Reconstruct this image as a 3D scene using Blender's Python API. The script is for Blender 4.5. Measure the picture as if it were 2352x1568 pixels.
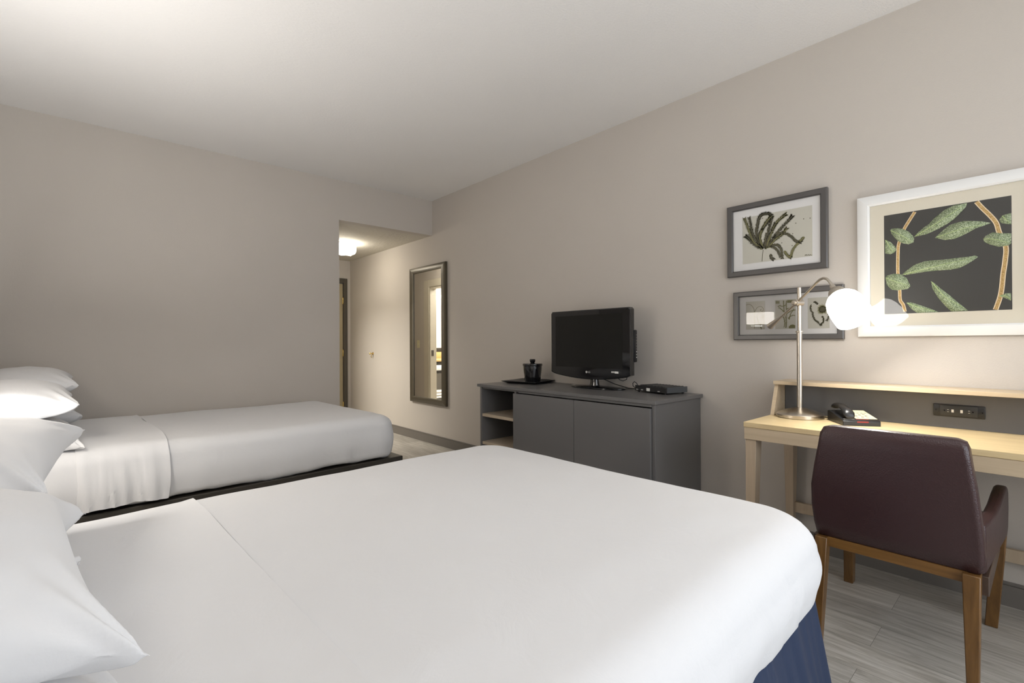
import bpy, bmesh, math, random
from math import radians, sin, cos, pi, sqrt
from mathutils import Vector, Matrix, noise
import numpy as np

SC = bpy.context.scene
COL = SC.collection
for o in list(bpy.data.objects):
    bpy.data.objects.remove(o)

# ---------------------------------------------------------------- camera, light, exposure
EYE = 1.134
FOCAL_PX = 1104.0
YAW = math.atan(987 / FOCAL_PX); PITCH = radians(.18); ROLL = radians(.26)
F = Vector((sin(YAW)*cos(PITCH), cos(YAW)*cos(PITCH), sin(PITCH)))
R0 = Vector((cos(YAW), -sin(YAW), 0)); U0 = R0.cross(F)
RR = R0*cos(ROLL) - U0*sin(ROLL); UU = U0*cos(ROLL) + R0*sin(ROLL)
cd = bpy.data.cameras.new('camera'); cam = bpy.data.objects.new('camera', cd); COL.objects.link(cam)
cd.sensor_width = 36; cd.lens = FOCAL_PX/2352*36; cd.clip_start = .02
cam.matrix_world = Matrix(((RR.x, UU.x, -F.x, 0), (RR.y, UU.y, -F.y, 0), (RR.z, UU.z, -F.z, EYE), (0, 0, 0, 1)))
SC.camera = cam

SC.view_settings.view_transform = 'Standard'; SC.view_settings.look = 'None'
SC.view_settings.gamma = 1; SC.view_settings.use_curve_mapping = False
SC.view_settings.exposure = 0.12
SC.cycles.use_denoising = True
SC.cycles.max_bounces = 10; SC.cycles.diffuse_bounces = 6; SC.cycles.glossy_bounces = 5
SC.cycles.transparent_max_bounces = 10; SC.cycles.sample_clamp_indirect = 6
SC.cycles.caustics_reflective = False; SC.cycles.caustics_refractive = False
w = bpy.data.worlds.new('world'); SC.world = w; w.use_nodes = True
w.node_tree.nodes['Background'].inputs[0].default_value = (.75, .86, 1, 1)
w.node_tree.nodes['Background'].inputs[1].default_value = 1.0

def light(name, kind, loc, energy, color, size=.1, size_y=None, rot=None, spread=None):
    d = bpy.data.lights.new(name, kind); d.energy = energy; d.color = color
    if kind == 'AREA':
        d.shape = 'RECTANGLE' if size_y else 'SQUARE'; d.size = size
        if size_y: d.size_y = size_y
        if spread: d.spread = spread
    else:
        d.shadow_soft_size = size
    o = bpy.data.objects.new(name, d); COL.objects.link(o); o.location = loc
    if rot: o.rotation_euler = rot
    return o
# room dimensions
XR, XH, YL, YN, ZC = 2.96, -.50, 4.66, -1.40, 2.746      # desk wall, head wall, far wall, window wall, ceiling
HX, HY, HZ = 1.888, 6.904, 2.355                          # hall: left wall, end wall, ceiling
WX0, WX1, WZ0, WZ1 = .20, 2.50, .15, 2.15                # window opening in the wall behind the camera
light('window_daylight', 'AREA', ((WX0+WX1)/2, YN-.02, (WZ0+WZ1)/2), 35, (.90, .95, 1), WX1-WX0-.1, WZ1-WZ0-.1, (radians(90), 0, 0))

light('added_ceiling_uplight', 'AREA', (.45, -.95, 1.45), 44, (.95, .975, 1), .7, .7, (radians(180), 0, 0))  # added fill bounced off the ceiling; no lamp stands here
light('sconce_uplight', 'AREA', (-.36, 2.40, 1.53), 9, (.99, .985, .97), .22, .10, (radians(180), 0, 0))
light('sconce_downlight', 'AREA', (-.36, 2.40, 1.33), 4, (1, .97, .92), .22, .10, (0, 0, 0))
light('added_bedside_uplight', 'AREA', (-.42, 2.9, .70), 17, (.99, .985, .97), .14, .5, (radians(180), 0, 0))  # added uplight between the beds, out of view, without a fixture
light('added_bathroom_fill', 'AREA', (1.1, 6.3, 2.3), 80, (1, .95, .86), .7, .7, (0, 0, 0))  # added fill with no fixture, spills through the doorway onto the hall wall

# ---------------------------------------------------------------- helpers
def props(o, label=None, cat=None, group=None, kind=None):
    if label: o['label'] = label
    if cat: o['category'] = cat
    if group: o['group'] = group
    if kind: o['kind'] = kind
    return o
def thing(name, label, cat, loc=(0, 0, 0), rz=0, group=None):
    o = bpy.data.objects.new(name, None); COL.objects.link(o); o.empty_display_size = .1
    o.location = loc; o.rotation_euler = (0, 0, rz)
    return props(o, label, cat, group)

class MB:
    """collects shapes in one bmesh; world coordinates are turned into the parent's on build"""
    def __init__(s): s.bm = bmesh.new()
    def box(s, lo, hi, r=0, seg=2, M=None):
        c = [(lo[i]+hi[i])/2 for i in range(3)]; d = [abs(hi[i]-lo[i]) for i in range(3)]
        g = bmesh.ops.create_cube(s.bm, size=1)
        vs = g['verts']
        for v in vs: v.co = Vector((c[0]+v.co.x*d[0], c[1]+v.co.y*d[1], c[2]+v.co.z*d[2]))
        if r:
            es = list({e for v in vs for e in v.link_edges})
            b = bmesh.ops.bevel(s.bm, geom=es, offset=min(r, min(d)*.49), segments=seg, profile=.5, affect='EDGES')
            vs = list({v for f in b['faces'] for v in f.verts} | {v for v in vs if v.is_valid})
            vs = s._island(vs[0])
        if M is not None:
            for v in vs: v.co = M @ v.co
        return vs
    def _island(s, v0):
        seen = {v0}; st = [v0]
        while st:
            v = st.pop()
            for e in v.link_edges:
                u = e.other_vert(v)
                if u not in seen: seen.add(u); st.append(u)
        return list(seen)
    def rings(s, rings, cap0=True, cap1=True, close=False):
        """rings: list of equal-length lists of points"""
        vr = [[s.bm.verts.new(p) for p in r] for r in rings]
        n = len(rings[0]); m = len(vr)
        for i in range(m if close else m-1):
            a, b = vr[i], vr[(i+1) % m]
            for j in range(n):
                k = (j+1) % n
                s.bm.faces.new((a[j], a[k], b[k], b[j]))
        if not close:
            if cap0: s.bm.faces.new(list(reversed(vr[0])))
            if cap1: s.bm.faces.new(vr[-1])
        return vr
    def lathe(s, prof, c=(0, 0, 0), n=32, axis=None, sx=1, sy=1):
        """prof: (radius, height) pairs, around z or around the given axis"""
        M = Matrix.Identity(3)
        if axis is not None: M = Vector((0, 0, 1)).rotation_difference(Vector(axis)).to_matrix()
        c = Vector(c)
        rings = [[c + M @ Vector((max(r, 1e-4)*sx*cos(2*pi*j/n), max(r, 1e-4)*sy*sin(2*pi*j/n), h)) for j in range(n)] for r, h in prof]
        return s.rings(rings)
    def tube(s, pts, r, n=12, closed=False):
        pts = [Vector(p) for p in pts]; m = len(pts)
        rad = r if isinstance(r, (list, tuple)) else [r]*m
        t = []
        for i in range(m):
            a = pts[(i-1) % m] if closed else pts[max(i-1, 0)]; b = pts[(i+1) % m] if closed else pts[min(i+1, m-1)]
            t.append((b-a).normalized())
        u = t[0].orthogonal().normalized(); rings = []
        for i in range(m):
            if i: u = t[i-1].rotation_difference(t[i]) @ u
            v = t[i].cross(u)
            rings.append([pts[i]+(u*cos(2*pi*j/n)+v*sin(2*pi*j/n))*rad[i] for j in range(n)])
        return s.rings(rings, close=closed)
    def prism(s, poly, thick):
        """poly: 3-D points of a planar polygon; thick: extrusion vector"""
        t = Vector(thick)
        a = [s.bm.verts.new(p) for p in poly]; b = [s.bm.verts.new(Vector(p)+t) for p in poly]
        n = len(a)
        s.bm.faces.new(a); s.bm.faces.new(list(reversed(b)))
        for i in range(n): s.bm.faces.new((a[i], b[i], b[(i+1) % n], a[(i+1) % n]))
        return a+b
    def loft(s, sections):
        return s.rings([[Vector(p) for p in q] for q in sections])
    def build(s, name, mat, parent=None, world=True, angle=35, sub=0, bevel=0):
        bmesh.ops.recalc_face_normals(s.bm, faces=s.bm.faces)
        if parent is not None and world:
            L = Vector(parent.location)
            p = parent.parent
            while p is not None: L += Vector(p.location); p = p.parent
            for v in s.bm.verts: v.co -= L
        me = bpy.data.meshes.new(name); s.bm.to_mesh(me); s.bm.free()
        for p in me.polygons: p.use_smooth = True
        me.set_sharp_from_angle(angle=radians(angle))
        for m in (mat if isinstance(mat, (list, tuple)) else [mat]): me.materials.append(m)
        o = bpy.data.objects.new(name, me); COL.objects.link(o)
        if parent is not None: o.parent = parent
        if bevel:
            b = o.modifiers.new('bevel', 'BEVEL'); b.width = bevel; b.segments = 2; b.limit_method = 'ANGLE'; b.angle_limit = radians(40)
            b.harden_normals = False
        if sub:
            m = o.modifiers.new('sub', 'SUBSURF'); m.levels = sub; m.render_levels = sub
        return o
def box(name, mat, lo, hi, parent=None, r=0, seg=2, world=True):
    m = MB(); m.box(lo, hi, r, seg); return m.build(name, mat, parent, world)
def struct(o): o['kind'] = 'structure'; return o

def text_mesh(body, size, M, name, mat, parent, extrude=.0004):
    cu = bpy.data.curves.new(name, 'FONT'); cu.body = body; cu.size = size; cu.extrude = extrude
    cu.align_x = 'CENTER'; cu.align_y = 'CENTER'
    t = bpy.data.objects.new(name+'_tmp', cu); COL.objects.link(t)
    dg = bpy.context.evaluated_depsgraph_get(); me = bpy.data.meshes.new_from_object(t.evaluated_get(dg))
    bpy.data.objects.remove(t)
    me.transform(M); me.name = name; me.materials.clear(); me.materials.append(mat)
    o = bpy.data.objects.new(name, me); COL.objects.link(o); o.parent = parent
    return o

# ---------------------------------------------------------------- materials
def mat(name, color=(.5, .5, .5), rough=.5, metal=0, spec=.5, coat=0, emis=None, estr=0, sheen=0, trans=0):
    m = bpy.data.materials.new(name); m.use_nodes = True
    b = m.node_tree.nodes['Principled BSDF']
    b.inputs['Base Color'].default_value = (*color, 1); b.inputs['Roughness'].default_value = rough
    b.inputs['Metallic'].default_value = metal; b.inputs['Specular IOR Level'].default_value = spec
    b.inputs['Coat Weight'].default_value = coat
    b.inputs['Sheen Weight'].default_value = sheen
    b.inputs['Transmission Weight'].default_value = trans
    if emis:
        b.inputs['Emission Color'].default_value = (*emis, 1); b.inputs['Emission Strength'].default_value = estr
    return m
def nodes(m): return m.node_tree.nodes, m.node_tree.links, m.node_tree.nodes['Principled BSDF']
def coords(m, scale=(1, 1, 1), rot=(0, 0, 0), kind='Object'):
    N, L, b = nodes(m)
    t = N.new('ShaderNodeTexCoord'); p = N.new('ShaderNodeMapping')
    p.inputs['Scale'].default_value = scale; p.inputs['Rotation'].default_value = rot
    L.new(t.outputs[kind], p.inputs[0]); return p.outputs[0]
def noise_tex(m, vec, scale, detail=4, rough=.5, dist=0):
    N, L, b = nodes(m); n = N.new('ShaderNodeTexNoise')
    n.inputs['Scale'].default_value = scale; n.inputs['Detail'].default_value = detail
    n.inputs['Roughness'].default_value = rough; n.inputs['Distortion'].default_value = dist
    L.new(vec, n.inputs['Vector']); return n.outputs['Fac']
def bump(m, fac, strength=.2, dist=.01, prev=None):
    N, L, b = nodes(m); n = N.new('ShaderNodeBump')
    n.inputs['Strength'].default_value = strength; n.inputs['Distance'].default_value = dist
    L.new(fac, n.inputs['Height'])
    if prev: L.new(prev, n.inputs['Normal'])
    L.new(n.outputs[0], b.inputs['Normal']); return n.outputs[0]
def ramp(m, fac, stops, to='Base Color'):
    N, L, b = nodes(m); r = N.new('ShaderNodeValToRGB')
    e = r.color_ramp.elements
    while len(e) < len(stops): e.new(.5)
    for i, (p, c) in enumerate(stops): e[i].position = p; e[i].color = (*c, 1) if len(c) == 3 else c
    L.new(fac, r.inputs[0])
    if to: L.new(r.outputs[0], b.inputs[to])
    return r.outputs[0]
def paint(name, c, tex=.12, scale=260, rough=.75, d=.002, streak=None):
    m = mat(name, c, rough, spec=.3); v = coords(m, streak or (1, 1, 1))
    n = noise_tex(m, v, scale, 3, .6); bump(m, n, tex, d)
    n2 = noise_tex(m, coords(m), 1.3, 2)
    ramp(m, n2, [(.3, tuple(x*.985 for x in c)), (.7, tuple(min(1, x*1.015) for x in c))])
    return m
def wood(name, c0, c1, axis='Y', rough=.4, fine=1.0, bmp=.05, spec=.5):
    m = mat(name, c0, rough, spec=spec)
    s = {'X': (1.2, 22, 22), 'Y': (22, 1.2, 22), 'Z': (22, 22, 1.2)}[axis]
    v = coords(m, tuple(q*fine for q in s)); n = noise_tex(m, v, 2.0, 6, .62, .6)
    ramp(m, n, [(.3, c0), (.52, tuple((a+b)/2 for a, b in zip(c0, c1))), (.72, c1)])
    s2 = {'X': (4, 240, 240), 'Y': (240, 4, 240), 'Z': (240, 240, 4)}[axis]
    bump(m, noise_tex(m, coords(m, s2), 1, 3), bmp, .001)
    return m

M_wall = paint('greige_wall_paint', (.498, .460, .418), .35, 170, .8, .0025)
M_ceil = paint('white_ceiling_texture', (.74, .725, .71), .5, 55, .85, .004, (1, 2.4, 1))
M_hceil = paint('hall_ceiling_knockdown', (.55, .52, .46), .8, 32, .85, .006)
M_white = paint('white_paint', (.68, .67, .64), .05, 100, .6)
M_base = mat('taupe_baseboard', (.155, .14, .125), .5)
M_doorframe = mat('dark_bronze_paint', (.075, .065, .05), .4)
M_door = wood('door_veneer', (.33, .27, .16), (.42, .35, .22), 'Z', .45)
M_brass = mat('brass', (.75, .56, .22), .25, 1)
M_steel = mat('brushed_nickel', (.62, .57, .50), .28, 1)
_v = coords(M_steel, (1, 1, 60)); bump(M_steel, noise_tex(M_steel, _v, 30, 2), .06, .001)
M_black = mat('black_plastic', (.012, .012, .013), .32)
M_gloss = mat('gloss_black', (.006, .006, .007), .06, coat=.6)
M_screen = mat('tv_screen', (.008, .008, .007), .22, spec=.35)
M_linen = mat('white_linen', (.67, .67, .68), .85, spec=.25, sheen=.15)
_v = coords(M_linen, (1, 1, 1)); _b = bump(M_linen, noise_tex(M_linen, _v, 9, 5, .6, .8), .22, .012)
bump(M_linen, noise_tex(M_linen, _v, 420, 2), .08, .001, _b)
M_linen2 = mat('white_pillowcase', (.69, .69, .70), .85, spec=.25, sheen=.15)
_v = coords(M_linen2, (1, 1, 1)); _b = bump(M_linen2, noise_tex(M_linen2, _v, 7, 4, .55, 1.0), .2, .012)
bump(M_linen2, noise_tex(M_linen2, _v, 420, 2), .08, .001, _b)
M_navy = mat('navy_skirt_fabric', (.019, .032, .072), .75, spec=.25, sheen=.05)
bump(M_navy, noise_tex(M_navy, coords(M_navy, (40, 40, 3)), 3, 3), .25, .003)
M_frame_dark = wood('espresso_wood', (.018, .016, .013), (.04, .034, .026), 'X', .45)
M_grey = mat('charcoal_laminate', (.122, .118, .117), .30)
bump(M_grey, noise_tex(M_grey, coords(M_grey), 500, 2), .04, .0005)
M_panelgrey = mat('slate_panel_laminate', (.115, .115, .118), .5)
M_shelf = wood('greige_oak_shelf', (.33, .27, .20), (.46, .38, .29), 'Y', .5)
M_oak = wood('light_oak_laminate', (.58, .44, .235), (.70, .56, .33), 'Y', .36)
M_oakz = wood('shaded_oak_leg_laminate', (.42, .33, .235), (.50, .40, .29), 'Z', .45)  # desk oak with the shade on the legs mixed into its colour
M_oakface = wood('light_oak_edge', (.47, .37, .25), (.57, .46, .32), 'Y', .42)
M_walnut = wood('brown_chair_wood', (.105, .05, .014), (.19, .095, .028), 'Z', .3)
M_walnuty = wood('brown_chair_rail', (.13, .062, .016), (.24, .12, .035), 'Y', .3)
M_leather = mat('oxblood_leather', (.036, .0145, .016), .34, spec=.55)
_v = coords(M_leather)
_n = M_leather.node_tree.nodes.new('ShaderNodeTexVoronoi'); _n.inputs['Scale'].default_value = 260
M_leather.node_tree.links.new(_v, _n.inputs['Vector']); _b = bump(M_leather, _n.outputs['Distance'], .42, .0015)
bump(M_leather, noise_tex(M_leather, _v, 9, 3), .25, .006, _b)
M_picdark = mat('dark_grey_frame', (.075, .07, .068), .28)
M_picwhite = mat('white_frame', (.74, .74, .73), .35)
M_mirrorframe = mat('bronze_mirror_frame', (.085, .072, .05), .35, metal=.3)
M_mirror = mat('mirror_glass', (.93, .93, .92), .01, metal=1)
M_matw = mat('white_mat_board', (.66, .65, .64), .8)
M_matc = mat('cream_mat_board', (.62, .575, .475), .8)
M_paper = mat('aged_paper', (.50, .485, .42), .8)
M_artdark = mat('dark_print', (.034, .033, .029), .6)
M_leaf = mat('leaf_print', (.2, .28, .13), .7)
ramp(M_leaf, noise_tex(M_leaf, coords(M_leaf), 300, 3, .8), [(.40, (.085, .13, .06)), (.5, (.24, .30, .16)), (.60, (.52, .58, .40))])
M_vein = mat('leaf_vein_print', (.42, .53, .22), .7)
M_stemc = mat('stem_print', (.42, .25, .07), .7)
ramp(M_stemc, noise_tex(M_stemc, coords(M_stemc), 300, 3, .7), [(.4, (.30, .17, .05)), (.62, (.60, .42, .17))])
M_stemw = mat('stem_edge_print', (.72, .6, .42), .7)
M_ink = mat('sepia_ink', (.075, .068, .036), .8)
M_ink2 = mat('olive_ink', (.16, .15, .06), .8)
M_ink3 = mat('pale_sepia_ink', (.24, .22, .14), .8)
M_shade = mat('opal_glass_lit', (.95, .95, .93), .25, emis=(1, .96, .90), estr=15)
M_hall_lit = mat('hall_glass_lit', (.95, .95, .93), .3, emis=(1, .93, .80), estr=18)
M_sconce = mat('linen_shade_lit', (.9, .85, .75), .7, emis=(1, .93, .83), estr=24)
M_bath_lit = mat('bath_glass_lit', (.95, .95, .93), .3, emis=(1, .95, .86), estr=10)
M_cream = mat('cream_plastic', (.66, .62, .42), .45)
M_red = mat('red_label', (.26, .02, .015), .4)
M_whitep = mat('white_plastic', (.75, .75, .72), .4)
M_silver = mat('silver_print', (.55, .55, .53), .35, .4)
M_keys = mat('grey_print', (.22, .21, .16), .6)
M_towel = mat('white_towel', (.8, .79, .76), .95)
M_stone = mat('tan_counter', (.55, .38, .16), .35)
def glass_mat():
    m = bpy.data.materials.new('picture_glass'); m.use_nodes = True
    N, L = m.node_tree.nodes, m.node_tree.links; N.clear()
    o = N.new('ShaderNodeOutputMaterial'); mix = N.new('ShaderNodeMixShader'); t = N.new('ShaderNodeBsdfTransparent')
    g = N.new('ShaderNodeBsdfGlossy'); g.inputs['Roughness'].default_value = .0; f = N.new('ShaderNodeFresnel'); f.inputs[0].default_value = 1.4
    L.new(f.outputs[0], mix.inputs[0]); L.new(t.outputs[0], mix.inputs[1]); L.new(g.outputs[0], mix.inputs[2]); L.new(mix.outputs[0], o.inputs[0])
    return m
M_glass = glass_mat()

def plank_floor():
    m = mat('grey_oak_plank_floor', (.3, .28, .25), .33, spec=.5); N, L, b = nodes(m)
    v = coords(m, (1, 1, 1), (0, 0, radians(90)))
    br = N.new('ShaderNodeTexBrick'); br.offset = .37; br.inputs['Scale'].default_value = 1
    br.inputs['Brick Width'].default_value = 1.22; br.inputs['Row Height'].default_value = .182
    br.inputs['Mortar Size'].default_value = .0009; br.inputs['Mortar Smooth'].default_value = .5
    br.inputs['Color1'].default_value = (.0, 0, 0, 1); br.inputs['Color2'].default_value = (1, 1, 1, 1); br.inputs['Mortar'].default_value = (.5, .5, .5, 1)
    L.new(v, br.inputs['Vector'])
    # grain runs along y, shifted from plank to plank
    tc = N.new('ShaderNodeTexCoord'); sep = N.new('ShaderNodeSeparateXYZ'); L.new(tc.outputs['Object'], sep.inputs[0])
    cmb = N.new('ShaderNodeCombineXYZ')
    ma = N.new('ShaderNodeMath'); ma.operation = 'MULTIPLY'; ma.inputs[1].default_value = 24; L.new(sep.outputs[0], ma.inputs[0])
    mb = N.new('ShaderNodeMath'); mb.operation = 'MULTIPLY'; mb.inputs[1].default_value = 2.0; L.new(sep.outputs[1], mb.inputs[0])
    mc = N.new('ShaderNodeMath'); mc.operation = 'MULTIPLY'; mc.inputs[1].default_value = 7; L.new(br.outputs['Color'], mc.inputs[0])
    L.new(ma.outputs[0], cmb.inputs[0]); L.new(mb.outputs[0], cmb.inputs[1]); L.new(mc.outputs[0], cmb.inputs[2])
    n = noise_tex(m, cmb.outputs[0], 1.6, 8, .66, 1.2)
    col = ramp(m, n, [(.30, (.34, .315, .275)), (.46, (.50, .47, .42)), (.60, (.62, .59, .54)), (.75, (.76, .73, .68))], to=None)
    mx = N.new('ShaderNodeMix'); mx.data_type = 'RGBA'; mx.blend_type = 'MULTIPLY'; mx.inputs[0].default_value = .28
    L.new(col, mx.inputs[6]); L.new(br.outputs['Color'], mx.inputs[7])
    mx2 = N.new('ShaderNodeMix'); mx2.data_type = 'RGBA'; mx2.blend_type = 'MIX'
    L.new(br.outputs['Fac'], mx2.inputs[0]); L.new(mx.outputs[2], mx2.inputs[6]); mx2.inputs[7].default_value = (.17, .16, .14, 1)
    L.new(mx2.outputs[2], b.inputs['Base Color'])
    bump(m, n, .12, .002)
    return m
M_floor = plank_floor()
# ---------------------------------------------------------------- the room
T = .1
struct(box('floor', M_floor, (XH-T, YN-T, -.1), (XR+T, 7.75, 0)))
struct(box('ceiling', M_ceil, (XH-T, YN-T, ZC), (XR+T, YL+T, ZC+.1)))
struct(box('wall_right', M_wall, (XR, YN-T, 0), (XR+T, HY+T, ZC)))
struct(box('wall_left', M_wall, (XH-T, YN, 0), (XH, YL, ZC)))
m = MB(); m.prism([(XH-T, YL, 0), (HX, YL, 0), (HX, YL, HZ), (XR, YL, HZ), (XR, YL, ZC), (XH-T, YL, ZC)], (0, T, 0))
struct(m.build('wall_back', M_wall))
m = MB()
for lo, hi in (((XH-T, YN-T, 0), (WX0, YN, ZC)), ((WX1, YN-T, 0), (XR, YN, ZC)), ((WX0, YN-T, 0), (WX1, YN, WZ0)), ((WX0, YN-T, WZ1), (WX1, YN, ZC))): m.box(lo, hi)
struct(m.build('wall_front', M_wall))
# hall beyond the opening, and the bathroom the mirror looks into
BY0, BY1 = 5.38, 6.37                                       # bathroom doorway in the hall's left wall
struct(box('ceiling_hall', M_hceil, (HX-T, YL+T, HZ), (XR, HY+T, HZ+.1)))
m = MB()
for lo, hi in (((HX-T, YL+T, 0), (HX, BY0, HZ)), ((HX-T, BY1, 0), (HX, 7.65, HZ)), ((HX-T, BY0, 2.0), (HX, BY1, HZ))): m.box(lo, hi)
struct(m.build('wall_hall_left', M_wall))
m = MB()
for lo, hi in (((HX, HY, 0), (1.99, HY+T, HZ)), ((2.866, HY, 0), (XR, HY+T, HZ)), ((1.99, HY, 2.03), (2.866, HY+T, HZ))): m.box(lo, hi)
struct(m.build('wall_hall_end', M_wall))
struct(box('ceiling_bathroom', M_white, (.2, YL+T, HZ), (HX-T, 7.65, HZ+.1)))
struct(box('wall_bathroom_left', M_white, (.2, YL+T, 0), (.3, 7.65, HZ)))
struct(box('wall_bathroom_end', M_white, (.3, 7.55, 0), (HX-T, 7.65, HZ)))

def baseboard(name, lo, hi, ax, sgn):
    m = MB(); m.box(lo, (hi[0], hi[1], .088), 0)
    a, b = list(lo), list(hi)
    # thinner ledge on top
    if sgn > 0: a[ax] = lo[ax]+.004 if ax == 0 else lo[ax]
    a[2] = .088; b[2] = .102
    m.box(a, b, .002, 1)
    return struct(m.build(name, M_base))
baseboard('baseboard_right', (XR-.013, YN, 0), (XR, HY, .1), 0, 1)
baseboard('baseboard_back', (XH, YL-.013, 0), (HX, YL, .1), 1, 0)
baseboard('baseboard_left', (XH, YN, 0), (XH+.013, YL-.013, .1), 0, 0)
baseboard('baseboard_front', (XH+.013, YN, 0), (XR-.013, YN+.013, .1), 1, 0)
baseboard('baseboard_hall', (HX, YL+.02, 0), (HX+.013, BY0-.1, .1), 0, 0)

# window behind the camera (daylight)
m = MB()
for lo, hi in (((WX0, YN-.09, WZ0), (WX0+.05, YN-.03, WZ1)), ((WX1-.05, YN-.09, WZ0), (WX1, YN-.03, WZ1)), ((WX0+.05, YN-.09, WZ0), (WX1-.05, YN-.03, WZ0+.05)),
               ((WX0+.05, YN-.09, WZ1-.05), (WX1-.05, YN-.03, WZ1)), (((WX0+WX1)/2-.02, YN-.09, WZ0+.05), ((WX0+WX1)/2+.02, YN-.03, WZ1-.05))): m.box(lo, hi)
wf = struct(m.build('window_1', M_white))
box('window_pane', M_glass, (WX0+.05, YN-.065, WZ0+.05), (WX1-.05, YN-.06, WZ1-.05), wf)
box('window_sill', M_white, (WX0-.03, YN-.02, WZ0-.03), (WX1+.03, YN+.05, WZ0), wf, .004)

# entry door at the end of the hall
d = thing('door_1', None, None, (2.43, HY, 0)); d['kind'] = 'structure'
m = MB()
for lo, hi in (((1.945, HY-.018, 0), (1.995, HY+.09, 2.09)), ((2.862, HY-.018, 0), (2.913, HY+.09, 2.09)), ((1.995, HY-.018, 2.022), (2.862, HY+.09, 2.09))): m.box(lo, hi, .004, 1)
m.build('door_frame', M_doorframe, d)
m = MB(); m.box((1.997, HY+.025, .006), (2.858, HY+.068, 2.018), .002, 1); m.build('door_leaf', M_door, d)
for z in (.235, 1.0, 1.765):
    m = MB(); m.box((2.850, HY+.017, z-.045), (2.864, HY+.027, z+.045), .001, 1); m.lathe([(.006, -.05), (.007, -.048), (.007, .048), (.006, .05)], (2.857, HY+.014, z), 12)
    m.build('hinge', M_brass, d)
m = MB(); m.lathe([(.026, 0), (.026, .008), (.012, .012), (.012, .05)], (2.07, HY+.025, 1.0), 16, (0, -1, 0)); m.box((2.06, HY-.03, .992), (2.18, HY-.018, 1.010), .004)
m.build('door_handle', M_brass, d)

# bathroom doorway trim
d = thing('door_2', None, None, (HX, (BY0+BY1)/2, 0)); d['kind'] = 'structure'
m = MB()
for lo, hi in (((HX-.001, BY1, 0), (HX+.014, BY1+.14, 2.11)), ((HX-.001, BY0-.1, 0), (HX+.014, BY0, 2.11)), ((HX-.001, BY0, 2.0), (HX+.014, BY1, 2.11))): m.box(lo, hi, .004, 1)
for lo, hi in (((HX-.11, BY1-.02, 0), (HX, BY1, 2.0)), ((HX-.11, BY0, 0), (HX, BY0+.02, 2.0)), ((HX-.11, BY0+.02, 1.98), (HX, BY1-.02, 2.0))): m.box(lo, hi)
m.build('door_frame', mat('cream_door_trim', (.55, .51, .42), .5), d)
m = MB(); m.box((HX-.06, BY1-.024, .94), (HX-.02, BY1-.019, 1.03), .001, 1); m.build('strike_plate', M_doorframe, d)

# hall light
t = thing('flush_ceiling_light', 'lit white glass flush ceiling light with crossed metal straps in the entry hall', 'ceiling light', (2.35, 5.70, HZ))
m = MB(); m.lathe([(.10, 0), (.10, -.018), (.02, -.02)], (2.35, 5.70, HZ), 32); m.build('ceiling_plate', M_steel, t)
m = MB(); m.lathe([(.12, -.018), (.150, -.024), (.158, -.05), (.155, -.105), (.142, -.124), (.10, -.134), (.01, -.138)], (2.35, 5.70, HZ), 48); m.build('glass_diffuser', M_hall_lit, t, angle=60)
for a in (.35, .35+pi/2):
    m = MB(); p = []
    for k in range(-8, 9):
        s = k/8; p.append((2.35+cos(a)*s*.166, 5.70+sin(a)*s*.166, HZ-.142+(.0 if abs(s) < .8 else (abs(s)-.8)*.18)))
    m.tube(p, .004, 8); m.build('strap', M_steel, t)

# bathroom contents seen in the long mirror
t = thing('bathroom_vanity', 'tan topped bathroom vanity with dark apron seen in the long mirror', 'vanity', (1.05, 7.2, 0))
m = MB(); m.box((.32, 6.98, .82), (1.77, 7.548, .86), .006); m.build('countertop', M_stone, t)
m = MB(); m.box((.32, 7.50, .86), (1.77, 7.549, .975), .004); m.build('backsplash', M_stone, t)
m = MB(); m.box((.34, 7.0, .62), (1.75, 7.03, .818), .003); m.box((.34, 7.0, .02), (.38, 7.5, .62)); m.box((1.71, 7.0, .02), (1.75, 7.5, .62)); m.build('apron', M_frame_dark, t)
m = MB(); m.box((.38, 7.02, .14), (1.71, 7.5, .17), .003); m.build('lower_shelf', M_frame_dark, t)
m = MB(); m.box((1.15, 6.992, .67), (1.40, 7.001, .76), .003); m.build('tissue_dispenser_plate', M_whitep, t)
m = MB(); m.box((.35, 7.535, .98), (1.76, 7.549, 1.05), .002)
props(m.build('bathroom_mirror_frame', M_frame_dark), 'dark strip above the vanity backsplash, seen in the long mirror', 'frame')
for k in range(3):
    m = MB(); m.box((1.10, 7.06, .172+k*.05), (1.50, 7.34, .219+k*.05), .02, 3)
    props(m.build('folded_towel', M_towel), ['lowest', 'middle', 'topmost'][k]+' of the folded white towels on the vanity shelf, seen in the mirror', 'towel', 'folded towels under the vanity')
t = thing('vanity_light', 'bright white vanity light fixture above the basin, seen in the long mirror', 'wall light', (1.05, 7.549, 2.02))
m = MB(); m.box((.80, 7.53, 1.98), (1.30, 7.549, 2.05), .004); m.build('backplate', M_steel, t)
for x in (.87, 1.05, 1.23):
    m = MB(); m.lathe([(.03, .04), (.05, .03), (.06, -.02), (.062, -.08), (.05, -.09)], (x, 7.45, 2.03), 20); m.build('glass_shade', M_bath_lit, t)
    m = MB(); m.tube([(x, 7.53, 2.03), (x, 7.49, 2.06), (x, 7.45, 2.065)], .006, 8); m.build('arm', M_steel, t)
t = thing('light_switch', 'cream light switch on the hall wall, seen at the left of the mirror', 'light switch', (HX, 6.70, 1.13))
m = MB(); m.box((HX+.0, 6.66, 1.065), (HX+.006, 6.74, 1.185), .002, 1); m.build('switch_plate', M_cream, t)
m = MB(); m.box((HX+.006, 6.69, 1.11), (HX+.013, 6.71, 1.14), .002, 1); m.build('toggle', M_cream, t)

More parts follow.
